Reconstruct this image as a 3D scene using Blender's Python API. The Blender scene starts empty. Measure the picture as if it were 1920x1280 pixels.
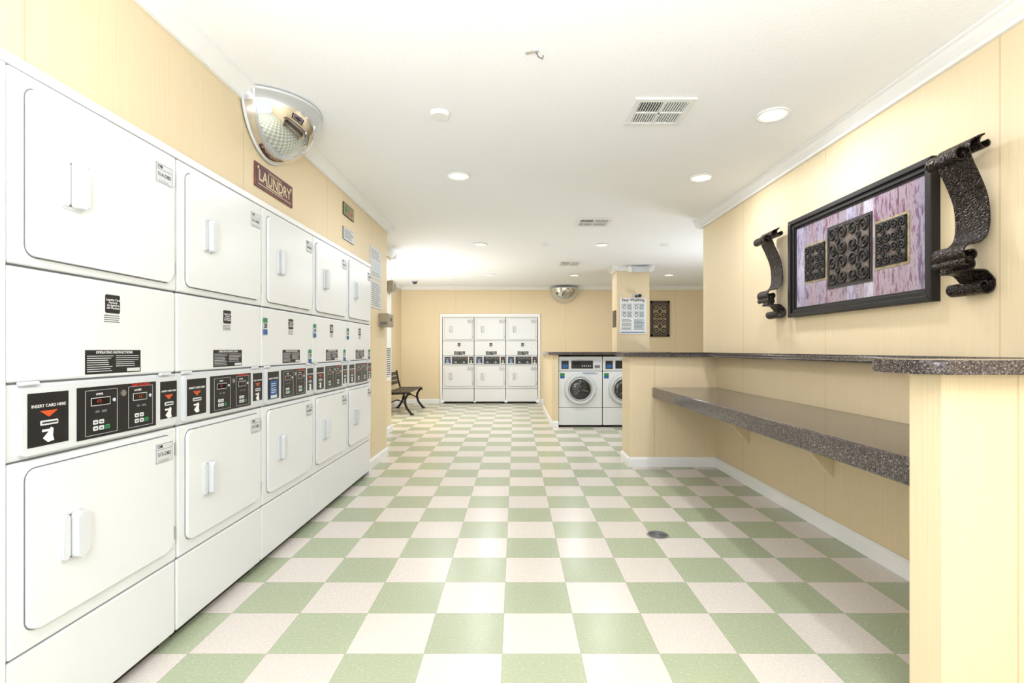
import bpy, bmesh, math, random
from mathutils import Vector, Matrix
random.seed(4)
S=bpy.context.scene
H=2.56
# ---------------------------------------------------------------- materials
def lin(c):
    return tuple(((v/255)/12.92 if v/255<=0.04045 else ((v/255+0.055)/1.055)**2.4) for v in c)+(1,)
def mat(name,rgb,rough=.5,metal=0,spec=.5,emit=None,es=0):
    m=bpy.data.materials.new(name); m.use_nodes=True
    b=m.node_tree.nodes['Principled BSDF']
    b.inputs['Base Color'].default_value=lin(rgb); b.inputs['Roughness'].default_value=rough
    b.inputs['Metallic'].default_value=metal; b.inputs['Specular IOR Level'].default_value=spec
    if emit: b.inputs['Emission Color'].default_value=lin(emit); b.inputs['Emission Strength'].default_value=es
    return m
class NT:
    def __init__(s,m): s.m=m; s.t=m.node_tree; s.b=s.t.nodes['Principled BSDF']
    def n(s,ty,**k):
        x=s.t.nodes.new(ty)
        for a,v in k.items(): setattr(x,a,v)
        return x
    def l(s,a,b): s.t.links.new(a,b)
    def math(s,op,a,b=None):
        x=s.n('ShaderNodeMath',operation=op)
        for i,v in enumerate((a,b)):
            if v is None: continue
            if isinstance(v,(int,float)): x.inputs[i].default_value=v
            else: s.l(v,x.inputs[i])
        return x.outputs[0]
    def mix(s,f,a,b,bt='MIX'):
        x=s.n('ShaderNodeMix',data_type='RGBA',blend_type=bt)
        for i,v in ((0,f),(6,a),(7,b)):
            if isinstance(v,(int,float,tuple)): x.inputs[i].default_value=v
            else: s.l(v,x.inputs[i])
        return x.outputs[2]
    def noise(s,vec,scale,det=2,rough=.5):
        x=s.n('ShaderNodeTexNoise'); x.inputs['Scale'].default_value=scale; x.inputs['Detail'].default_value=det; x.inputs['Roughness'].default_value=rough
        if vec is not None: s.l(vec,x.inputs['Vector'])
        return x.outputs['Fac']
    def ramp(s,f,st,interp='LINEAR'):
        x=s.n('ShaderNodeValToRGB'); e=x.color_ramp.elements; x.color_ramp.interpolation=interp
        while len(e)<len(st): e.new(.5)
        for i,(p,c) in enumerate(st): e[i].position=p; e[i].color=c
        s.l(f,x.inputs[0]); return x.outputs[0]
    def bump(s,h,st,dist=.01):
        x=s.n('ShaderNodeBump'); x.inputs['Strength'].default_value=st; x.inputs['Distance'].default_value=dist
        s.l(h,x.inputs['Height']); s.l(x.outputs[0],s.b.inputs['Normal'])
    def obj(s): return s.n('ShaderNodeTexCoord').outputs['Object']
    def mapv(s,v,sc=(1,1,1),loc=(0,0,0)):
        x=s.n('ShaderNodeMapping'); x.inputs['Scale'].default_value=sc; x.inputs['Location'].default_value=loc; s.l(v,x.inputs[0]); return x.outputs[0]
def wall_mat(name,off):
    m=mat(name,(232,203,152),.5,spec=.3); t=NT(m); o=t.obj()
    sx=t.n('ShaderNodeSeparateXYZ'); t.l(o,sx.inputs[0])
    s=t.math('ADD',sx.outputs[0],sx.outputs[1])
    g=t.math('FRACT',t.math('DIVIDE',t.math('SUBTRACT',s,off-12),1.2))
    line=t.math('LESS_THAN',g,.006)
    gr=t.noise(t.mapv(o,(70,70,2.2)),1.0,4,.6)
    c=t.mix(gr,lin((225,206,171)),lin((233,217,185)))
    c=t.mix(t.math('MULTIPLY',line,.35),c,lin((170,135,85)))
    t.l(c,t.b.inputs['Base Color'])
    h=t.math('SUBTRACT',gr,t.math('MULTIPLY',line,2.0))
    t.bump(h,.3,.004)
    return m
M_wallL=wall_mat('wall_paint_left',.06); M_wallR=wall_mat('wall_paint_right',.55); M_wallF=wall_mat('wall_paint_far',.3)
M_ceil=mat('ceiling_paint',(249,250,253),.85,spec=.2); t=NT(M_ceil); t.bump(t.noise(t.obj(),90,3,.6),.35,.006)
M_trim=mat('trim_white',(240,241,242),.35)
def floor_mat():
    m=mat('vinyl_tile',(200,200,180),.22,spec=.35); t=NT(m); o=t.obj(); T=.3048
    v=t.mapv(o,(1/T,1/T,1),(.05/T+40,-1.987/T+40,0))
    sx=t.n('ShaderNodeSeparateXYZ'); t.l(v,sx.inputs[0])
    fx=t.math('FLOOR',sx.outputs[0]); fy=t.math('FLOOR',sx.outputs[1])
    par=t.math('MODULO',t.math('ADD',fx,fy),2.0)
    cb=t.n('ShaderNodeCombineXYZ'); t.l(fx,cb.inputs[0]); t.l(fy,cb.inputs[1])
    wn=t.n('ShaderNodeTexWhiteNoise'); t.l(cb.outputs[0],wn.inputs['Vector'])
    n1=t.noise(o,90,4,.65); n2=t.noise(t.mapv(o,(1,1,1),(9,3,0)),150,2,.6)
    fac=t.ramp(n1,[(.34,(0,0,0,1)),(.66,(1,1,1,1))])
    be=t.mix(fac,lin((212,204,196)),lin((220,213,205)))
    gn=t.mix(fac,lin((163,172,143)),lin((173,182,155)))
    sp=t.ramp(n2,[(.66,(0,0,0,1)),(.72,(1,1,1,1))])
    be=t.mix(t.math('MULTIPLY',sp,.35),be,lin((188,176,163))); gn=t.mix(t.math('MULTIPLY',sp,.35),gn,lin((204,209,192)))
    c=t.mix(par,be,gn)
    hv=t.n('ShaderNodeHueSaturation'); t.l(c,hv.inputs['Color'])
    t.l(t.math('ADD',.96,t.math('MULTIPLY',wn.outputs['Value'],.08)),hv.inputs['Value'])
    def seam(ch):
        f=t.math('FRACT',ch); return t.math('MAXIMUM',t.math('LESS_THAN',f,.006),t.math('GREATER_THAN',f,.994))
    s=t.math('MAXIMUM',seam(sx.outputs[0]),seam(sx.outputs[1]))
    c=t.mix(t.math('MULTIPLY',s,.35),hv.outputs[0],lin((130,130,105)))
    t.l(c,t.b.inputs['Base Color'])
    t.l(t.math('ADD',.2,t.math('MULTIPLY',n1,.12)),t.b.inputs['Roughness'])
    t.bump(t.math('SUBTRACT',t.math('MULTIPLY',n1,.2),s),.1,.002)
    return m
M_floor=floor_mat()
def granite():
    m=mat('granite_laminate',(90,84,88),.12,spec=.6); t=NT(m); o=t.obj()
    v=t.n('ShaderNodeTexVoronoi'); v.inputs['Scale'].default_value=270; t.l(o,v.inputs['Vector'])
    sp=t.n('ShaderNodeSeparateColor'); t.l(v.outputs['Color'],sp.inputs[0])
    c=t.ramp(sp.outputs[0],[(0,lin((46,41,43))),(.3,lin((72,64,66))),(.6,lin((92,84,86))),(.85,lin((118,109,109))),(.96,lin((152,144,140)))],'CONSTANT')
    t.l(c,t.b.inputs['Base Color']); return m
M_gran=granite()
M_wht=mat('appliance_enamel',(229,232,235),.25,spec=.5)
M_wht2=mat('appliance_plastic',(212,216,220),.4)
M_gap=mat('seam_grey',(112,115,118),.6)
M_dark=mat('dark_gap',(40,38,36),.7)
M_blk=mat('decal_black',(27,26,29),.35)
M_gry=mat('decal_grey',(105,107,111),.5)
M_lgr=mat('label_light',(208,212,216),.5)
M_txtw=mat('text_white',(236,236,236),.5); M_txtk=mat('text_black',(22,22,25),.5)
M_org=mat('orange_arrow',(205,80,32),.5); M_red=mat('red_print',(185,42,30),.5)
M_grn=mat('green_print',(42,130,78),.5); M_blu=mat('blue_print',(40,95,158),.5); M_dsp=mat('display_dark',(22,14,14),.1)
M_digit=mat('digit_red',(140,56,46),.4)
M_chrome=mat('mirror_chrome',(215,216,218),.03,metal=1)
M_silver=mat('brushed_silver',(190,190,192),.3,metal=1)
M_glass=mat('dark_glass',(38,40,44),.06,spec=.8)
M_iron=mat('black_iron',(27,25,25),.45,metal=.3)
M_tan=mat('gusset_paint',(229,212,178),.5)
M_beigebox=mat('beige_plastic',(160,150,128),.5)
M_wood=mat('bench_wood',(62,52,42),.5)
M_lamp=mat('lamp_lens',(255,244,225),.5,emit=(255,238,205),es=1.3)
def bronze():
    m=mat('embossed_bronze',(48,38,34),.34,metal=.7); t=NT(m); o=t.obj()
    v=t.n('ShaderNodeTexVoronoi',feature='SMOOTH_F1'); v.inputs['Scale'].default_value=42; t.l(o,v.inputs['Vector'])
    w=t.math('SINE',t.math('MULTIPLY',v.outputs['Distance'],30.0))
    c=t.mix(t.math('ADD',.5,t.math('MULTIPLY',w,.5)),lin((24,20,19)),lin((66,55,50))); t.l(c,t.b.inputs['Base Color'])
    t.bump(w,.5,.003); return m
M_brz=bronze()
def artmat():
    m=mat('art_planks',(180,150,160),.2,spec=.5); t=NT(m); o=t.obj()
    sx=t.n('ShaderNodeSeparateXYZ'); t.l(o,sx.inputs[0])
    p=t.math('FLOOR',t.math('MULTIPLY',sx.outputs[0],13))
    cb=t.n('ShaderNodeCombineXYZ'); t.l(p,cb.inputs[0])
    wn=t.n('ShaderNodeTexWhiteNoise',noise_dimensions='3D'); t.l(cb.outputs[0],wn.inputs['Vector'])
    c1=t.ramp(wn.outputs['Value'],[(0,lin((108,92,124))),(.2,lin((190,188,204))),(.4,lin((122,78,94))),(.55,lin((150,146,180))),(.7,lin((104,84,86))),(.8,lin((202,200,206)))],'CONSTANT')
    n=t.noise(t.mapv(o,(20,20,4.5),(3,1,2)),1.3,6,.75)
    c2=t.ramp(n,[(.36,lin((80,56,74))),(.44,lin((134,106,132))),(.50,lin((196,194,208))),(.58,lin((174,156,176))),(.64,lin((122,118,156))),(.72,lin((90,70,74)))])
    c=t.mix(.5,c1,c2); t.l(c,t.b.inputs['Base Color']); return m
M_art=artmat()
def noisemat(name,a,b,sc):
    m=mat(name,a,.5); t=NT(m); c=t.mix(t.ramp(t.noise(t.obj(),sc,4,.6),[(.4,(0,0,0,1)),(.6,(1,1,1,1))]),lin(a),lin(b)); t.l(c,t.b.inputs['Base Color']); return m
M_sign=noisemat('sign_red',(104,38,36),(74,28,28),25)
M_signb=noisemat('sign_border',(130,72,66),(84,40,38),40)
M_signtan=noisemat('sign_tan',(170,156,120),(136,120,92),30)
M_cream=mat('cream_letters',(216,200,160),.5)
M_olive=noisemat('fret_gold',(112,98,88),(72,62,60),30)
M_bluelt=mat('poster_blue',(196,206,214),.5)

# ---------------------------------------------------------------- mesh builder
class MB:
    def __init__(s): s.bm=bmesh.new(); s.mats=[]
    def mi(s,m):
        if m not in s.mats: s.mats.append(m)
        return s.mats.index(m)
    def add(s,b,m,bev=0,seg=2,M=None,smooth=False):
        if bev>0: bmesh.ops.bevel(b,geom=list(b.edges),offset=bev,segments=seg,affect='EDGES',profile=.5,clamp_overlap=True)
        if M is not None: b.transform(M)
        bmesh.ops.recalc_face_normals(b,faces=list(b.faces))
        i=s.mi(m)
        for f in b.faces: f.material_index=i; f.smooth=smooth
        me=bpy.data.meshes.new('tmp'); b.to_mesh(me); b.free(); s.bm.from_mesh(me); bpy.data.meshes.remove(me)
    def box(s,x0,x1,y0,y1,z0,z1,m,bev=0,seg=2):
        b=bmesh.new(); bmesh.ops.create_cube(b,size=1)
        for v in b.verts: v.co=Vector(((x0+x1)/2+v.co.x*(x1-x0),(y0+y1)/2+v.co.y*(y1-y0),(z0+z1)/2+v.co.z*(z1-z0)))
        s.add(b,m,bev,seg)
    def prism(s,pts,y0,y1,m,bev=0,M=None,smooth=False):
        """polygon in x,z extruded along y"""
        b=bmesh.new(); a=[b.verts.new((x,y0,z)) for x,z in pts]; c=[b.verts.new((x,y1,z)) for x,z in pts]
        f0=b.faces.new(a); f1=b.faces.new(c[::-1]); n=len(pts)
        for i in range(n): b.faces.new((a[i],c[i],c[(i+1)%n],a[(i+1)%n]))
        if bev>0:
            bmesh.ops.bevel(b,geom=list(f0.edges),offset=bev,segments=2,affect='EDGES',profile=.5)
        s.add(b,m,0,2,M,smooth)
    def rr(s,x0,x1,z0,z1,r,y0,y1,m,bev=0):
        pts=[]
        for cx,cz,a in ((x1-r,z1-r,0),(x0+r,z1-r,90),(x0+r,z0+r,180),(x1-r,z0+r,270)):
            for k in range(6):
                t=math.radians(a+k*18); pts.append((cx+r*math.cos(t),cz+r*math.sin(t)))
        s.prism(pts,y0,y1,m,bev)
    def cyl(s,p0,p1,r,m,seg=24,r2=None):
        p0=Vector(p0);p1=Vector(p1);d=p1-p0
        b=bmesh.new(); bmesh.ops.create_cone(b,cap_ends=True,segments=seg,radius1=r,radius2=r if r2 is None else r2,depth=d.length)
        M=Matrix.Translation((p0+p1)/2)@d.to_track_quat('Z','Y').to_matrix().to_4x4()
        s.add(b,m,0,2,M)
    def torus(s,c,axis,R,r,m,seg=40,rs=10,sc=1):
        b=bmesh.new(); g=[]
        for i in range(seg):
            a=2*math.pi*i/seg; g.append([b.verts.new(((R+r*math.cos(2*math.pi*j/rs))*math.cos(a),(R+r*math.cos(2*math.pi*j/rs))*math.sin(a),r*sc*math.sin(2*math.pi*j/rs))) for j in range(rs)])
        for i in range(seg):
            for j in range(rs): b.faces.new((g[i][j],g[(i+1)%seg][j],g[(i+1)%seg][(j+1)%rs],g[i][(j+1)%rs]))
        M=Matrix.Translation(c)@Vector(axis).to_track_quat('Z','Y').to_matrix().to_4x4(); s.add(b,m,0,2,M,True)
    def grid(s,rows,m,smooth=True):
        b=bmesh.new(); g=[[b.verts.new(p) for p in r] for r in rows]
        for i in range(len(g)-1):
            for j in range(len(g[0])-1): b.faces.new((g[i][j],g[i+1][j],g[i+1][j+1],g[i][j+1]))
        bmesh.ops.remove_doubles(b,verts=list(b.verts),dist=1e-5); s.add(b,m,0,2,None,smooth)
    def tube(s,pts,r,m,seg=8):
        pts=[Vector(p) for p in pts]; rows=[]
        up=Vector((0,1,0))
        for i,p in enumerate(pts):
            d=(pts[min(i+1,len(pts)-1)]-pts[max(i-1,0)]).normalized()
            u=d.cross(up)
            if u.length<1e-3: u=d.cross(Vector((1,0,0)))
            u.normalize(); w=d.cross(u)
            rows.append([p+u*r*math.cos(2*math.pi*k/seg)+w*r*math.sin(2*math.pi*k/seg) for k in range(seg+1)])
        s.grid(rows,m)
    def ribbon(s,prof,x0,x1,th,m):
        """prof: list of (out,z); extruded along x; y=-out"""
        P=[Vector(p) for p in prof]; n=len(P); L=[];R=[]
        for i in range(n):
            d=(P[min(i+1,n-1)]-P[max(i-1,0)]).normalized(); q=Vector((-d.y,d.x))*th/2; L.append(P[i]+q); R.append(P[i]-q)
        loop=L+R[::-1]; loop.append(loop[0])
        s.grid([[(x0,-p.x,p.y) for p in loop],[(x1,-p.x,p.y) for p in loop]],m)
        for x in (x0,x1):
            s.grid([[(x,-p.x,p.y) for p in L],[(x,-p.x,p.y) for p in R]],m,False)
    def mesh(s,name):
        me=bpy.data.meshes.new(name); s.bm.to_mesh(me)
        for m in s.mats: me.materials.append(m)
        return me
    def obj(s,name,parent=None,loc=(0,0,0),rz=0):
        o=bpy.data.objects.new(name,s.mesh(name)); S.collection.objects.link(o); o.location=loc; o.rotation_euler=(0,0,rz)
        if parent: o.parent=parent
        return o
def inst(me,name,parent=None,loc=(0,0,0)):
    o=bpy.data.objects.new(name,me); S.collection.objects.link(o); o.location=loc
    if parent: o.parent=parent
    return o
def empty(name,loc=(0,0,0),rz=0,sc=(1,1,1)):
    e=bpy.data.objects.new(name,None); e.empty_display_size=.1; S.collection.objects.link(e); e.location=loc; e.rotation_euler=(0,0,rz); e.scale=sc; return e
_tc={}
def text(s,x,y,z,size,m,parent,name='lettering',align='CENTER',bold=0,spacing=1,sx=1,rot=None):
    k=(s,size,m.name,align,bold,spacing)
    if k not in _tc:
        c=bpy.data.curves.new('lettering','FONT'); c.body=s; c.size=size; c.align_x=align; c.align_y='CENTER'; c.extrude=.0003; c.offset=bold; c.space_character=spacing; c.space_line=.85
        c.resolution_u=3; c.materials.append(m); _tc[k]=c
    o=bpy.data.objects.new(name,_tc[k]); S.collection.objects.link(o); o.location=(x,y,z); o.rotation_euler=rot or (math.pi/2,0,0); o.scale=(sx,1,1)
    o.parent=parent; return o
R90=math.pi/2
def spiral(cx,cz,r0,r1,a0,a1,n=22):
    return [(cx+(r0+(r1-r0)*i/n)*math.cos(math.radians(a0+(a1-a0)*i/n)),cz+(r0+(r1-r0)*i/n)*math.sin(math.radians(a0+(a1-a0)*i/n))) for i in range(n+1)]
def catmull(P,k=6):
    out=[]
    for i in range(len(P)-1):
        p0=Vector(P[max(i-1,0)]);p1=Vector(P[i]);p2=Vector(P[i+1]);p3=Vector(P[min(i+2,len(P)-1)])
        for j in range(k):
            t=j/k; q=.5*((2*p1)+(p2-p0)*t+(2*p0-5*p1+4*p2-p3)*t*t+(3*p1-p0-3*p2+p3)*t**3); out.append(tuple(q))
    out.append(tuple(P[-1])); return out

# ---------------------------------------------------------------- room shell
XL=-1.43; XR=2.02; YF=11.2
def wall(name,boxes,m):
    b=MB()
    for q in boxes: b.box(*q,m)
    return b.obj(name)
b=MB(); b.box(-3,5.2,-2,11.5,-.1,0,M_floor); b.obj('floor')
b=MB(); b.box(-3,5.2,-2,11.5,H,H+.1,M_ceil); b.obj('ceiling')
wall('wall_left',[(XL-.12,XL,-2,4.865,1.985,H),(XL-.12,XL,4.865,5.7,0,H),(XL-.12,XL,-2,.64,0,1.985),(-1.91,XL-.12,5.58,5.7,0,H),
   (-1.91,-1.79,5.7,7.4,0,H),(-2.5,-1.91,7.28,7.4,0,H),(-2.62,-2.5,7.28,YF,0,H)],M_wallL)
wall('wall_left_alcove',[(-2.2,-2.12,.6,4.95,0,H),(-2.12,XL-.12,4.87,4.95,0,H),(-2.12,XL-.12,.55,.63,0,H)],M_wallL)
wall('wall_right',[(XR,XR+.12,-2,5.5,0,H)],M_wallR)
FX0,FX1,FZ=-1.62,.525,1.94
wall('wall_far',[(-2.62,FX0,YF,YF+.12,0,H),(FX1,5.2,YF,YF+.12,0,H),(FX0,FX1,YF,YF+.12,FZ,H),(-1.8,.7,YF+.85,YF+.9,0,H),(-1.8,-1.7,YF+.12,YF+.85,0,H),(.6,.7,YF+.12,YF+.85,0,H)],M_wallF)
wall('wall_right_far',[(5.08,5.2,-2,YF,0,H)],M_wallF)
HB=1.108
wall('wall_partition_front',[(1.15,XR,5.15,5.5,0,HB)],M_wallR)
wall('wall_partition_near',[(1.24,XR,1.49,1.61,0,HB)],M_wallR)
wall('wall_partition_side',[(.56,.655,7.75,10.2,0,1.10)],M_wallF)
wall('wall_partition_back',[(.655,2.35,8.47,8.5,0,1.10)],M_wallF)
# trims
CP=[(0,0),(.075,0),(.075,.012),(.062,.018),(.05,.034),(.03,.05),(.018,.058),(.018,.075),(0,.075)]
BP=[(0,0),(.016,0),(.016,.075),(.013,.085),(.008,.092),(.006,.1),(0,.1)]
def strip(b,p0,p1,nrm,prof,zfun,m):
    p0=Vector(p0);p1=Vector(p1);n=Vector(nrm)
    rows=[]
    for p in (p0,p1): rows.append([(p.x+n.x*o,p.y+n.y*o,zfun(h)) for o,h in prof+[prof[0]]])
    b.grid(rows,m,False)
    for r in rows:
        bb=bmesh.new(); bb.faces.new([bb.verts.new(q) for q in r[:-1]]); b.add(bb,m)
cz=lambda h:H-.0005-h
bz=lambda h:h+.0005
def trim(name,segs,prof,zf):
    b=MB()
    for p0,p1,n in segs: strip(b,p0,p1,n,prof,zf,M_trim)
    return b.obj(name)
e=.001
trim('trim_crown_left',[((XL+e,-2,0),(XL+e,5.775,0),(1,0,0)),((XL+.075,5.7+e,0),(-1.79,5.7+e,0),(0,1,0)),((-1.79+e,5.7,0),(-1.79+e,7.475,0),(1,0,0)),((-1.72,7.4+e,0),(-2.5,7.4+e,0),(0,1,0)),((-2.5+e,7.4,0),(-2.5+e,YF,0),(1,0,0))],CP,cz)
trim('trim_crown_right',[((XR-e,-2,0),(XR-e,5.575,0),(-1,0,0)),((XR-.075,5.5+e,0),(XR+.12,5.5+e,0),(0,1,0))],CP,cz)
trim('trim_crown_far',[((-2.5,YF-e,0),(5.08,YF-e,0),(0,-1,0))],CP,cz)
trim('baseboard_left',[((XL+e,4.9,0),(XL+e,5.716,0),(1,0,0)),((XL+.016,5.7+e,0),(-1.79,5.7+e,0),(0,1,0)),((-1.79+e,5.7,0),(-1.79+e,7.416,0),(1,0,0)),((-1.78,7.4+e,0),(-2.5,7.4+e,0),(0,1,0)),((-2.5+e,7.4,0),(-2.5+e,YF,0),(1,0,0))],BP,bz)
trim('baseboard_right',[((XR-e,1.61,0),(XR-e,5.15,0),(-1,0,0))],BP,bz)
trim('baseboard_partition_front',[((1.134,5.15-e,0),(XR,5.15-e,0),(0,-1,0)),((1.15-e,5.134,0),(1.15-e,5.5,0),(-1,0,0))],BP,bz)
trim('baseboard_partition_near',[((1.224,1.61+e,0),(XR,1.61+e,0),(0,1,0)),((1.224,1.49-e,0),(XR,1.49-e,0),(0,-1,0))],BP,bz)
trim('baseboard_partition_side',[((.56-e,7.734,0),(.56-e,10.2,0),(-1,0,0)),((.544,7.75-e,0),(.655,7.75-e,0),(0,-1,0))],BP,bz)
trim('baseboard_far',[((-2.5,YF-e,0),(FX0-.03,YF-e,0),(0,-1,0)),((FX1+.03,YF-e,0),(5.08,YF-e,0),(0,-1,0))],BP,bz)
b=MB(); b.box(XL,XL+.055,.64,4.875,1.958,1.99,M_trim,.004); b.box(XL,XL+.05,4.845,4.875,0.002,1.957,M_trim,.003); b.box(XL,XL+.064,1.333,1.374,0.002,1.95,M_wht,.003); b.obj('trim_dryer_surround')
b=MB(); b.box(FX0-.02,FX0+.025,YF-.03,YF-.002,.001,FZ,M_trim,.004); b.box(FX1-.025,FX1+.02,YF-.03,YF-.002,.001,FZ,M_trim,.004); b.box(FX0-.02,FX1+.02,YF-.035,YF-.002,FZ-.05,FZ+.02,M_trim,.004); b.obj('trim_far_dryer_surround')

# ---------------------------------------------------------------- counters
def slab(name,pts,z0,z1,bev=.012):
    b=MB()
    bb=bmesh.new(); lo=[bb.verts.new((x,y,z0)) for x,y in pts]; hi=[bb.verts.new((x,y,z1)) for x,y in pts]
    fl=bb.faces.new(lo[::-1]); fh=bb.faces.new(hi); n=len(pts)
    for i in range(n): bb.faces.new((lo[i],lo[(i+1)%n],hi[(i+1)%n],hi[i]))
    bmesh.ops.bevel(bb,geom=list(fh.edges)+list(fl.edges),offset=bev,segments=3,affect='EDGES',profile=.5)
    b.add(bb,M_gran); return b.obj(name)
def rnd(pts_r):
    out=[]; n=len(pts_r)
    for i,(x,y,r) in enumerate(pts_r):
        if r==0: out.append((x,y)); continue
        p=Vector((x,y)); a=(Vector(pts_r[i-1][:2])-p).normalized(); c=(Vector(pts_r[(i+1)%n][:2])-p).normalized()
        cen=p+(a+c)*r
        for k in range(7):
            t=k/6*math.pi/2; out.append(tuple(cen-c*r*math.cos(t)-a*r*math.sin(t)))
    return out
slab('bar_counter_near',rnd([(1.16,1.42,.05),(2.012,1.42,0),(2.012,1.685,0),(1.16,1.685,.03)]),1.109,1.15)
slab('bar_counter',rnd([(1.88,1.69,0),(2.015,1.69,0),(2.015,5.56,0),(1.08,5.56,.05),(1.08,5.09,.05),(1.88,5.09,0)]),1.109,1.15)
slab('washer_counter',rnd([(.5,7.7,.05),(2.35,7.7,0),(2.35,8.49,0),(.72,8.49,0),(.72,10.25,.05),(.5,10.25,.05)]),1.101,1.142)
slab('folding_shelf',rnd([(1.38,1.615,0),(2.015,1.615,0),(2.015,5.145,0),(1.38,5.145,0)]),.70,.80,.008)
for yc in (4.44,3.27,2.1):
    b=MB(); b.prism([(2.018,.698),(1.73,.698),(2.018,.365)],yc-.02,yc+.02,M_tan); b.obj('shelf_bracket')

# ---------------------------------------------------------------- dryers
W=.683
def lines(b,x0,x1,z0,z1,n,m,y=-.001,fill=.45,jit=.25):
    h=(z1-z0)/n
    for i in range(n):
        zc=z1-h*(i+.5); xe=x1-random.random()*jit*(x1-x0); b.box(x0,xe,y-.0004,y,zc-h*fill/2,zc+h*fill/2,m)
def dryer_mesh():
    b=MB()
    b.box(.003,W-.003,.012,.62,.045,1.945,M_gap)
    b.box(.03,W-.03,.05,.58,.0,.045,M_dark)
    def panel(z0,z1,y=0): b.box(0,W,y,.03,z0,z1,M_wht,.008,3)
    panel(1.415,1.95); panel(1.089,1.409,.004); panel(.336,.867); panel(.042,.330,.004)
    b.box(0,W,.008,.03,.872,1.083,M_wht2,.004)
    b.rr(.03,W-.01,.882,1.072,.012,-.008,.01,M_wht2,.003)
    for z0,z1 in ((1.442,1.914),(.39,.843)):
        b.rr(.0425,.6495,z0-.0035,z1+.0035,.034,-.0012,.005,M_gap)
        b.rr(.046,.646,z0,z1,.03,-.014,.002,M_wht,.005)
        zc=(z0+z1)/2
        b.rr(.140,.220,zc-.075,zc+.075,.014,-.018,-.012,M_wht2,.002)
        b.rr(.150,.205,zc-.066,zc+.066,.010,-.0195,-.0175,M_gry)
        b.rr(.172,.214,zc-.068,zc+.068,.012,-.044,-.016,M_wht2,.006)
        b.rr(.143,.166,zc-.068,zc+.068,.010,-.024,-.016,M_wht2,.003)
        for zh in (z0+.06,z1-.06): b.cyl((.660,-.006,zh-.025),(.660,-.006,zh+.025),.005,M_silver,10)
    for x in (.06,.62): b.box(x-.03,x+.03,-.003,.01,1.079,1.09,M_wht2,.003)
    y=-.0085
    def dec(x0,x1,z0,z1,m,yy=y): b.box(x0,x1,yy-.001,yy+.001,z0,z1,m)
    dec(.045,.175,.904,1.056,M_blk)
    dec(.205,.553,.895,1.06,M_blk)
    dec(.578,.672,.912,1.056,M_blk)
    for xc in (.11,.625):
        w=.028 if xc<.3 else .024
        b.prism([(xc-w,1.004),(xc+w,1.004),(xc+w*.6,.996),(xc,.985),(xc-w*.6,.996)],y-.0016,y-.001,M_org)
        b.rr(xc-w,xc+w,.962,.976,.003,y-.003,y-.001,M_lgr,.001); dec(xc-w*.85,xc+w*.85,.967,.971,M_blk,y-.0028)
        b.prism([(xc-.02,.925),(xc-.004,.94),(xc+.006,.955),(xc+.014,.95),(xc+.012,.93),(xc+.016,.915),(xc-.004,.912)],y-.0016,y-.001,M_txtw)
        dec(xc-.022,xc+.002,.943,.95,M_txtw,y-.0008)
    for (a,c) in ((.235,.365),(.415,.535)):
        for q in ((a,c,.904,.905),(a,c,1.048,1.049),(a,a+.001,.904,1.049),(c-.001,c,.904,1.049)): dec(*q,M_lgr,y-.0006)
        dec(a+.022,c-.03,.998,1.024,M_lgr,y-.0006); dec(a+.024,c-.032,1.0,1.022,M_dsp,y-.0009)
        b.cyl((c-.014,y-.003,1.011),(c-.014,y,1.011),.006,M_lgr,12)
        for i in range(3):
            for j in range(2):
                if i==2 and j==1: continue
                x=a+.03+i*.024; z=.918+j*.02
                b.rr(x,x+.019,z,z+.014,.003,y-.0022,y,(M_grn if i==2 else M_lgr))
                dec(x+.004,x+.014,z+.005,z+.008,M_blk,y-.0016)
        dec(a+.04,a+.055,.975,.982,M_gry,y-.0006); dec(a+.065,a+.085,.975,.982,M_gry,y-.0006)
    b.cyl((.39,y-.005,1.03),(.39,y,1.03),.011,M_silver,16)
    b.rr(.33,.392,1.303,1.365,.006,.002,.006,M_blk)
    lines(b,.325,.395,1.27,1.298,4,M_gry,.0036,.4)
    b.box(.25,.49,.0025,.006,1.10,1.178,M_blk)
    lines(b,.256,.365,1.105,1.162,8,M_lgr,.0023,.3); lines(b,.375,.484,1.12,1.162,6,M_lgr,.0023,.3); b.box(.425,.485,.002,.004,1.103,1.115,M_lgr)
    for z in (1.815,.748):
        b.box(.545,.637,-.0152,-.0135,z,z+.072,M_lgr); b.box(.55,.632,-.0157,-.015,z+.05,z+.0515,M_gry); lines(b,.56,.625,z+.003,z+.012,2,M_gry,-.015,.3)
        for q in ((.545,.637,z,z+.0015),(.545,.637,z+.0705,z+.072),(.545,.5465,z,z+.072),(.6355,.637,z,z+.072)): b.box(q[0],q[1],-.0157,-.015,q[2],q[3],M_gry)
    return b.mesh('dryer_cabinet')
DM=dryer_mesh()
bs=MB(); bs.box(0,.045,0,.0015,0,.09,M_lgr); bs.box(0,.045,-.0005,.001,.065,.09,M_grn); bs.box(0,.045,-.0005,.001,0,.028,M_blu); STK=bs.mesh('load_sticker')
bs=MB(); bs.box(0,.08,0,.0015,0,.1,M_blu); bs.box(.004,.076,-.0005,.001,.004,.02,M_lgr); lines(bs,.01,.07,.03,.09,5,M_lgr,0.0,.4); STB=bs.mesh('notice_sticker')
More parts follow.
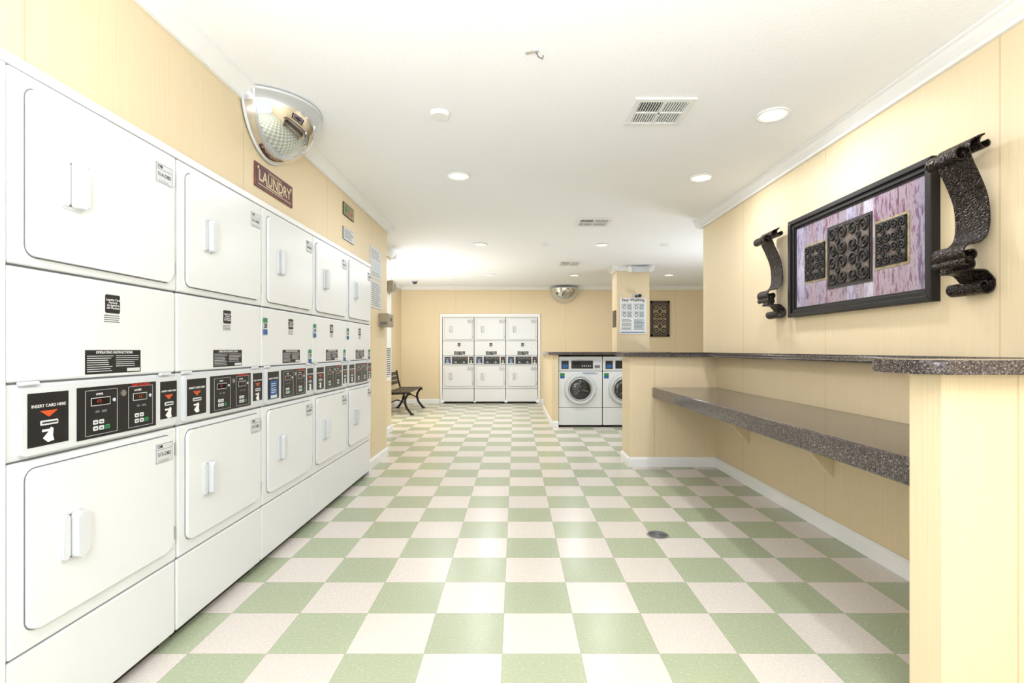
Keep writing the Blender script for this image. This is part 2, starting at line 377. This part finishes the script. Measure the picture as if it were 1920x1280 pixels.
def dryer(loc,rz,tags,nums=None,blue=False,sc=(1,1,1)):
    e=empty('stacked_dryer',loc,rz,sc)
    inst(DM,'cabinet',e)
    for xc,s in ((.11,.0125),(.625,.0095)): text('INSERT CARD HERE',xc,-.0102,1.018,s,M_txtw,e)
    text('UPPER',.29,-.0102,1.035,.010,M_txtw,e); text('LOWER',.46,-.0102,1.035,.010,M_txtw,e)
    text('Swift Duchess',.475,-.0102,1.054,.016,M_red,e,'maker_name',bold=.0004)
    text('49',.287,-.0112,1.011,.02,M_digit,e); text('16',.47,-.0112,1.011,.02,M_digit,e)
    text('Laundry Card\nPayment\nAccepted at\nthis Machine',.361,.0012,1.334,.0108,M_txtw,e)
    text('OPERATING INSTRUCTIONS',.37,.0016,1.17,.0125,M_txtw,e)
    for z,s in ((1.815,tags[0]),(.748,tags[1])):
        text('CVB',.568,-.0158,z+.061,.014,M_txtk,e,bold=.0004); text(s,.591,-.0158,z+.031,.020,M_txtk,e)
    if nums:
        for (x,z,n) in ((.012,1.262,nums[0]),(.622,1.09,nums[1])):
            inst(STK,'sticker',e,(x,-.001,z)); text(n,x+.022,-.0022,z+.047,.034,M_txtk,e,bold=.0008)
    if blue: inst(STB,'notice',e,(.07,-.0115,.905))
    return e
FX=XL+.065
tg=[('512-DBS','513-DBS'),('514-DBS','515-DBS'),('513-DBS','517-DBS'),('518-DBS','519-DBS'),('520-DBS','521-DBS'),('522-DBS','523-DBS')]
nm=[None,None,None,('20','19'),('18','17'),('16','15')]
ys=[.645,1.375,2.067,2.758,3.449,4.140]
for i,yy in enumerate(ys): dryer((FX,yy+.004,0),R90,tg[i],nm[i],i in(3,))
for i in range(3): dryer((FX0+.033+.694*i,YF-.01,0),0,('5%d-DBS'%(24+2*i),'5%d-DBS'%(25+2*i)),None,True,(1,1,.968))

# ---------------------------------------------------------------- washers
def washer_mesh():
    b=MB(); w=.66
    b.box(.003,w-.003,.012,.66,.03,1.07,M_gap); b.box(.03,w-.03,.04,.6,0,.03,M_dark)
    b.box(0,w,0,.03,.30,.845,M_wht,.006,3); b.box(0,w,.004,.03,.032,.296,M_wht,.005,3)
    b.box(0,w,.0,.68,.85,1.075,M_wht,.012,3)
    b.rr(.02,w-.02,.868,1.03,.015,-.006,.01,M_wht2,.003)
    def dec(x0,x1,z0,z1,m,yy=-.0065): b.box(x0,x1,yy-.001,yy+.001,z0,z1,m)
    dec(.04,.15,.885,1.01,M_blk); dec(.055,.135,.9,.955,M_blu,-.0075); dec(.19,.52,.89,1.012,M_blk); dec(.54,.63,.895,1.005,M_lgr)
    dec(.21,.33,.95,.99,M_dsp,-.0075); dec(.545,.625,.9,.94,M_gry,-.0075)
    for i in range(5): b.cyl((.36+i*.03,-.011,.93),(.36+i*.03,-.006,.93),.009,M_lgr,12)
    c=(w/2-.005,0,.575)
    b.cyl((c[0],.01,c[2]),(c[0],-.012,c[2]),.245,M_wht2,64)
    b.torus((c[0],-.02,c[2]),(0,-1,0),.205,.032,M_lgr,64,12,.9)
    b.torus((c[0],-.035,c[2]),(0,-1,0),.165,.012,M_silver,64,10)
    rows=[]
    for i in range(9):
        r=.165*math.cos(i/8*math.pi/2); yy=-.028-.035*math.sin(i/8*math.pi/2)
        rows.append([(c[0]+max(r,1e-4)*math.cos(2*math.pi*k/48),yy,c[2]+max(r,1e-4)*math.sin(2*math.pi*k/48)) for k in range(49)])
    b.grid(rows,M_glass)
    for k in range(3):
        a=math.radians(90+120*k); b.tube([(c[0]+.02*math.cos(a),-.066,c[2]+.02*math.sin(a)),(c[0]+.12*math.cos(a+.3),-.056,c[2]+.12*math.sin(a+.3))],.008,M_gry)
    b.box(c[0]+.19,c[0]+.235,-.055,-.02,c[2]-.05,c[2]+.05,M_wht2,.008)
    b.box(.02,.09,-.0012,.002,.74,.82,M_blu); b.box(.02,.09,-.0016,.002,.78,.82,M_grn); b.box(.35,.6,-.0012,.002,.80,.835,M_lgr); lines(b,.36,.59,.805,.832,3,M_blu,-.0012,.4)
    return b.mesh('washer_cabinet')
WM=washer_mesh()
for x in (.662,1.332):
    e1=empty('front_load_washer',(x,7.785,0)); inst(WM,'cabinet',e1); text('Swift Duchess',.33,-.008,1.022,.02,M_red,e1,'maker_name')

# ---------------------------------------------------------------- column with poster etc
CX0,CX1,CY0,CY1=1.69,2.23,8.51,8.92
b=MB(); b.box(CX0,CX1,CY0,CY1,0,H,M_wallF); b.obj('wall_column')
trim('trim_column_crown',[((CX0-.075,CY0-.001,0),(CX1+.075,CY0-.001,0),(0,-1,0)),((CX0-.001,CY0-.075,0),(CX0-.001,CY1,0),(-1,0,0)),((CX1+.001,CY0-.075,0),(CX1+.001,CY1,0),(1,0,0))],CP,cz)
e1=empty('easy_washing_poster',(1.735,CY0-.012,1.44))
b=MB(); b.rr(0,.44,0,.60,.01,0,.006,M_txtw)
for i in range(2):
    for j in range(2):
        x=.025+i*.2; z=.265+j*.125
        b.box(x,x+.185,-.001,.001,z,z+.115,M_bluelt); b.rr(x+.01,x+.095,z+.01,z+.1,.006,-.0018,0,M_txtw)
        b.torus((x+.052,-.002,z+.05),(0,1,0),.026,.006,M_gry,20,6); b.box(x+.015,x+.09,-.0024,0,z+.085,z+.095,M_gry)
        lines(b,x+.105,x+.175,z+.015,z+.1,6,M_gry,-.001,.4)
lines(b,.03,.21,.06,.25,9,M_gry,0,.4,.2); b.box(.23,.415,-.001,.001,.06,.25,M_bluelt); lines(b,.24,.405,.07,.24,8,M_gry,-.001,.35); b.box(.02,.42,-.001,.001,.018,.032,M_blu)
b.obj('board',e1); text('Easy Washing',.22,-.0015,.56,.068,M_txtk,e1,bold=.001)
b=MB(); b.tube([(.22,.003,0),(.26,.003,-.08),(.30,.003,-.16),(.42,.003,-.22),(.43,.003,-.29)],.003,M_txtw); b.obj('cord',e1)
b=MB(); b.box(-.05,.05,-.05,0,-.015,.015,M_lgr,.004); b.cyl((-.005,-.05,-.01),(-.02,-.14,-.035),.028,M_lgr,20); b.cyl((-.0195,-.137,-.034),(-.021,-.145,-.036),.022,M_dark,20); b.cyl((.04,-.05,-.02),(.05,-.12,-.02),.024,M_dark,16); b.obj('security_camera',None,(2.0,CY0-.001,2.085))
b=MB(); b.box(-.12,.12,-.09,0,-.04,.05,M_lgr,.01)
for s in (-1,1):
    b.cyl((s*.08,-.06,.03),(s*.17,-.12,.0),.035,M_lgr,20,.055); b.cyl((s*.168,-.119,.0005),(s*.175,-.124,-.002),.05,M_txtw,20)
b.obj('emergency_light',None,(2.03,CY0-.08,H-.075))
e1=empty('washer_number_sign',(CX0-.002,8.86,1.56),-R90); b=MB(); b.box(0,.3,-.004,0,0,.28,M_blk); b.box(.015,.285,-.005,-.003,.015,.265,M_olive); b.obj('plate',e1); text('8',.15,-.0055,.14,.2,M_txtk,e1)

# ---------------------------------------------------------------- convex mirrors
def dome(loc,rz,r):
    e=empty('half_dome_mirror',loc,rz); b=MB(); rows=[]
    for i in range(49):
        ph=math.pi*i/48; rows.append([(-r*math.cos(ph),-r*math.sin(ph)*math.cos(t*math.pi/2/20),-r*math.sin(ph)*math.sin(t*math.pi/2/20)) for t in range(21)])
    b.grid(rows,M_chrome)
    b.tube([(-r*math.cos(math.pi*i/40),-r*math.sin(math.pi*i/40),.002) for i in range(41)],.008,M_wht2)
    b.tube([(-r*math.cos(math.pi*i/40),-.004,-r*math.sin(math.pi*i/40)) for i in range(41)],.008,M_wht2)
    b.prism([(-r*math.cos(math.pi*i/40),-r*math.sin(math.pi*i/40)) for i in range(41)],-.001,.003,M_wht2,M=Matrix(((1,0,0,0),(0,0,1,0),(0,1,0,0),(0,0,0,1))))
    b.obj('dome',e)
dome((XL+.01,2.94,2.545),R90,.285)
dome((1.035+.03,YF-.01,2.50),0,.31)

# ---------------------------------------------------------------- left wall signs
def wsign(name,y0,y1,z0,z1): return empty(name,(XL+.0005,y0,z0),R90),y1-y0,z1-z0
e1,w,h=wsign('laundry_sign',2.80,3.27,2.08,2.215)
b=MB(); b.box(0,w,-.008,0,0,h,M_signb,.002); b.box(.012,w-.012,-.0095,-.006,.01,h-.01,M_sign); b.box(.03,w-.03,-.0102,-.009,.018,.022,M_cream)
lines(b,.15,.32,h-.028,h-.014,2,M_cream,-.0094,.3)
for xc in (.03,w-.03):
    b.cyl((xc,-.0105,h-.025),(xc,-.009,h-.025),.009,M_cream,10)
b.obj('plate',e1); text('LAUNDRY',w/2,-.0102,h/2,.088,M_cream,e1,bold=.001,sx=1.0)
lb=MB(); lines(lb,.12,.35,.026,.04,1,M_cream,-.0098,.5); lb.obj('small_print',e1)
e1,w,h=wsign('vintage_plaque',4.24,4.52,2.30,2.41)
b=MB(); b.rr(0,w,0,h,.01,-.006,0,M_blk); b.rr(.008,w-.008,.008,h-.008,.008,-.008,-.004,M_signtan); b.cyl((.06,-.009,h/2),(.06,-.007,h/2),.032,M_grn,16); lines(b,.11,.26,.02,.06,3,M_red,-.008,.4,.4); lines(b,.11,.26,.07,.095,2,M_gry,-.008,.4,.4); b.obj('plate',e1)
e1,w,h=wsign('notice_plaque',4.24,4.52,2.10,2.205)
b=MB(); b.rr(0,w,0,h,.006,-.006,0,M_gry); b.rr(.004,w-.004,.004,h-.004,.006,-.008,-.004,M_lgr); lines(b,.02,.26,.015,.09,5,M_gry,-.008,.45); b.obj('plate',e1)
e1,w,h=wsign('instruction_poster',5.04,5.46,1.90,2.21)
b=MB(); b.box(0,w,-.004,0,0,h,M_lgr); lines(b,.03,.39,.19,.29,6,M_gry,-.004,.3)
for k in range(3): b.box(.04+k*.12,.13+k*.12,-.005,-.003,.08,.17,M_bluelt)
lines(b,.03,.39,.02,.07,3,M_gry,-.004,.35); b.obj('sheet',e1)
e1,w,h=wsign('instruction_poster',5.06,5.46,1.60,1.88)
b=MB(); b.box(0,w,-.004,0,0,h,M_lgr); lines(b,.03,.37,.02,.26,12,M_gry,-.004,.3); b.obj('sheet',e1)
b=MB(); b.box(XL+.001,XL+.10,5.36,5.60,1.42,1.56,M_beigebox,.008); b.cyl((XL+.1,5.48,1.5),(XL+.103,5.48,1.5),.02,M_dark,16); b.box(XL+.02,XL+.09,5.354,5.362,1.44,1.47,M_gry); b.obj('card_dispenser')
b=MB(); b.box(-1.789,-1.775,6.9,7.33,.74,2.44,M_trim,.004); b.box(-1.776,-1.771,6.95,7.28,.8,1.2,M_gry)
for k in range(13): b.box(-1.774,-1.764,6.95,7.28,.81+k*.03,.822+k*.03,M_trim)
b.obj('louvered_wall_panel')
b=MB(); b.box(-1.774,-1.69,7.1,7.3,1.98,2.14,M_beigebox,.015); b.cyl((-1.69,7.2,2.06),(-1.685,7.2,2.06),.05,M_gry,20); b.obj('wall_speaker')

# ---------------------------------------------------------------- picture on right wall
e1=empty('framed_artwork',(XR-.002,3.71,1.41),-R90)
w,h=1.28,.69; fw=.068
b=MB()
def bar(pts,y0,y1): b.prism(pts,y0,y1,M_iron,.004)
for (o,i,y) in ((0,.03,-.045),(.028,.056,-.032),(.054,fw,-.022)):
    bar([(o,o),(w-o,o),(w-i,i),(i,i)],y,0); bar([(o,h-o),(i,h-i),(w-i,h-i),(w-o,h-o)],y,0)
    bar([(o,o),(i,i),(i,h-i),(o,h-o)],y,0); bar([(w-o,o),(w-o,h-o),(w-i,h-i),(w-i,i)],y,0)
b.obj('frame',e1)
b=MB(); b.box(fw-.01,w-fw+.01,-.015,-.004,fw-.01,h-fw+.01,M_art); b.obj('canvas',e1)
def fret(x0,x1,z0,z1,par,yy,name,mm,rad=.004,nx=1,nz=1):
    """pierced scrollwork: nx by nz cells, each with four small volutes"""
    b=MB()
    for q in ((x0,x1,z0,z0+.008),(x0,x1,z1-.008,z1),(x0,x0+.008,z0,z1),(x1-.008,x1,z0,z1)): b.box(q[0],q[1],yy-.006,yy,q[2],q[3],mm)
    cw=(x1-x0)/nx; ch=(z1-z0)/nz
    for ix in range(nx):
        for iz in range(nz):
            cx=x0+cw*(ix+.5); c2=z0+ch*(iz+.5); r=min(cw,ch)*.24
            for sx in (-1,1):
                for sz in (-1,1):
                    pts=spiral(cx+sx*cw*.25,c2+sz*ch*.25,r*.15,r*.95,0 if sx>0 else 180,520*sz if sx>0 else 180-520*sz,24)
                    b.tube([(p[0],yy-.004,p[1]) for p in pts],rad,mm,6)
            b.torus((cx,yy-.004,c2),(0,1,0),r*.35,rad,mm,16,6)
            b.tube([(cx,yy-.004,c2-ch*.5),(cx,yy-.004,c2+ch*.5)],rad*.7,mm,6)
    return b.obj(name,par)
for (ya,yb,za,zb) in ((3.53,3.30,1.643,1.88),(3.27,2.88,1.575,1.945),(2.84,2.61,1.63,1.875)):
    x0,x1,z0,z1=3.71-ya,3.71-yb,za-1.41,zb-1.41
    b=MB(); b.box(x0-.012,x1+.012,-.018,-.012,z0-.012,z1+.012,M_signtan if (yb!=2.88) else M_blk); b.box(x0,x1,-.019,-.012,z0,z1,M_olive); b.obj('panel',e1)
    fret(x0+.004,x1-.004,z0+.004,z1-.004,e1,-.018,'fretwork',M_iron,.0075 if yb==2.88 else .006,2,2)
# scroll sconces
def scroll(yc,wd=.165):
    e=empty('scroll_wall_sconce',(XR,yc,0),-R90); b=MB(); x0,x1=-wd/2,wd/2
    main=spiral(.048,2.05,.010,.034,-240,80,26)+catmull([(.075,2.078),(.115,2.05),(.112,1.99),(.08,1.92),(.045,1.83),(.034,1.74),(.042,1.67),(.07,1.635),(.105,1.625)],5)
    bot=spiral(.110,1.585,.040,.010,88,-330,30)
    b.ribbon(main+bot,x0,x1,.006,M_brz)
    b.ribbon(catmull([(.092,1.95),(.105,1.985),(.120,2.02)],5)+spiral(.148,1.998,.036,.008,135,-260,26),x0*.95,x1*.95,.006,M_brz)
    low=spiral(.125,1.545,.008,.034,-100,240,24)+catmull([(.10,1.515),(.075,1.515),(.045,1.51),(.012,1.475)],5)+spiral(.052,1.450,.042,.010,165,520,28)
    b.ribbon(low,x0,x1,.006,M_brz)
    b.box(-.01,.01,-.03,-.001,1.72,1.76,M_iron)
    b.obj('ribbon',e); return e
scroll(2.225); scroll(3.885)

# far iron art
e1=empty('iron_scroll_art',(2.95,YF-.004,1.46)); b=MB()
for q in ((0,.42,0,.05),(0,.42,.73,.78),(0,.05,0,.78),(.37,.42,0,.78)): b.box(q[0],q[1],-.03,0,q[2],q[3],M_wood,.004)
b.box(.05,.37,-.006,-.001,.05,.73,M_signtan); b.obj('frame',e1); fret(.06,.36,.06,.72,e1,-.008,'ironwork',M_iron,.009,1,2)

# ---------------------------------------------------------------- bench
e1=empty('park_bench',(-2.42,9.15,0)); b=MB(); L=1.25
for i in range(5): x=.12+i*.085; b.box(x,x+.07,-.02,L+.02,.405,.425,M_wood,.004)
for i in range(3):
    z=.50+i*.085; b.box(.045-i*.016,.065-i*.016,-.02,L+.02,z,z+.068,M_wood,.004)
for yy in (.06,L-.06):
    P=lambda pts:[(x,yy,z) for x,z in catmull(pts)]
    b.tube(P([(.02,.76),(.05,.6),(.09,.45),(.12,.39),(.3,.385),(.5,.395),(.545,.37)]),.016,M_iron)
    b.tube(P([(.50,.385),(.44,.28),(.46,.15),(.53,.05),(.56,.016)]),.022,M_iron)
    b.tube(P([(.12,.385),(.17,.28),(.14,.15),(.08,.05),(.05,.016)]),.022,M_iron)
    b.tube(P([(.15,.2),(.3,.27),(.455,.2)]),.011,M_iron)
    b.box(.53,.60,yy-.02,yy+.02,0,.02,M_iron,.004); b.box(.01,.08,yy-.02,yy+.02,0,.02,M_iron,.004)
b.obj('frame',e1)

# ---------------------------------------------------------------- ceiling fixtures
def light(name,parent,loc,energy,size,color=(.95,.97,1),rot=(0,0,0),kind='AREA'):
    l=bpy.data.lights.new(name,kind); l.energy=energy; l.color=color
    if kind=='AREA': l.shape='DISK'; l.size=size
    else: l.shadow_soft_size=size
    o=bpy.data.objects.new(name,l); S.collection.objects.link(o); o.location=loc; o.rotation_euler=rot
    if parent: o.parent=parent
    return o
DL=[(1.51,3.0,20),(-.45,4.06,24),(1.49,4.1,20),(1.14,6.74,26),(-.46,6.7,28),(-.48,9.46,36),(1.1,9.5,34),(2.84,9.46,12),(-1.2,8.6,22),(3.2,6.6,10)]
for x,y,p in DL:
    e1=empty('recessed_downlight',(x,y,H)); b=MB(); b.torus((0,0,-.006),(0,0,1),.085,.012,M_trim,40,8,.6); b.cyl((0,0,-.002),(0,0,-.006),.078,M_lamp,40); b.obj('ring_and_lens',e1)
    light('lamp',e1,(0,0,-.012),p*.5,.14)
for x,y in ((-.44,2.99),(.38,6.7),(1.96,6.7),(-1.35,9.4)):
    b=MB(); b.cyl((x,y,H-.022),(x,y,H-.0005),.05,M_trim,32,.062); b.obj('smoke_detector')
b=MB(); b.cyl((0,0,-.03),(0,0,0),.06,M_lgr,24)
rows=[[(.05*math.cos(i/6*math.pi/2)*math.cos(k*math.pi/12),.05*math.cos(i/6*math.pi/2)*math.sin(k*math.pi/12),-.03-.05*math.sin(i/6*math.pi/2)) for k in range(25)] for i in range(7)]
b.grid(rows,M_glass); b.obj('dome_camera',None,(-2.0,10.2,H-.001))
def vent(x0,x1,y0,y1):
    b=MB(); z=H-.001; f=.035
    b.box(x0+f/2,x1-f/2,y0+f/2,y1-f/2,z-.004,z,M_dark)
    for q in ((x0,x1,y0,y0+f),(x0,x1,y1-f,y1),(x0,x0+f,y0+f,y1-f),(x1-f,x1,y0+f,y1-f)): b.box(*q,z-.012,z,M_trim,.002)
    xm=(x0+x1)/2; ym=(y0+y1)/2
    b.box(xm-.006,xm+.006,y0+f,y1-f,z-.012,z-.003,M_trim); b.box(x0+f,x1-f,ym-.006,ym+.006,z-.012,z-.003,M_trim)
    n=9
    for hx in (0,1):
        for hy in (0,1):
            xa=(x0+f if hx==0 else xm+.006); xb=(xm-.006 if hx==0 else x1-f); ya=(y0+f if hy==0 else ym+.006); yb=(ym-.006 if hy==0 else y1-f)
            for k in range(n):
                xx=xa+(xb-xa)*(k+.5)/n; tl=.0020 if hx==0 and hy==0 else .0036
                b.box(xx-tl,xx+tl,ya,yb,z-.009,z-.003,M_trim)
    b.obj('ceiling_vent')
vent(.66,1.0,2.8,3.13); vent(.66,1.03,5.37,5.71); vent(.69,1.05,8.0,8.4)
b=MB(); b.cyl((0,0,-.008),(0,0,0),.014,M_lgr,12); b.tube([(0,0,-.005),(.012,0,-.03),(.03,.0,-.04),(.035,.0,-.025)],.003,M_gry); b.tube([(0,0,-.004),(-.03,.01,-.008),(-.045,.02,-.004)],.004,M_beigebox); b.obj('ceiling_hook',None,(.095,2.36,H-.001))
# floor drain
b=MB(); b.cyl((0,0,.0005),(0,0,.005),.068,M_silver,40); b.cyl((0,0,.005),(0,0,.0056),.058,M_dark,40)
for i in range(7):
    r=.008*i+.006
    b.torus((0,0,.006),(0,0,1),r,.0022,M_gry,36,6)
b.obj('floor_drain',None,(.905,3.255,0))

# ---------------------------------------------------------------- lighting
LC=(.925,.96,1)
light('flash_bounce',None,(-.1,-.7,1.3),170,1.2,LC,(math.pi,0,0))
light('flash_head',None,(-.35,-.3,1.35),42,.12,LC,kind='POINT')
light('hidden_fill',None,(-2.15,8.3,.6),55,.8,LC,(math.pi,math.radians(-8),0))  # hidden fill for the far ceiling; brightness there suggests light from the left
light('hidden_fill',None,(3.4,6.6,.6),38,.8,LC,(math.pi,0,0))  # unseen lamp added only to brighten the back right area from below
w=bpy.data.worlds.new('daylight'); S.world=w; w.use_nodes=True
w.node_tree.nodes['Background'].inputs[0].default_value=(.935,.965,1,1); w.node_tree.nodes['Background'].inputs[1].default_value=1.5
S.view_settings.view_transform='Standard'

c=bpy.data.cameras.new('camera'); c.lens=960/1920*36; c.sensor_width=36; c.shift_x=-6/1920; c.shift_y=15/1920; c.clip_start=.05
co=bpy.data.objects.new('camera',c); S.collection.objects.link(co); co.location=(0,0,1.18); co.rotation_euler=(R90,0,0); S.camera=co
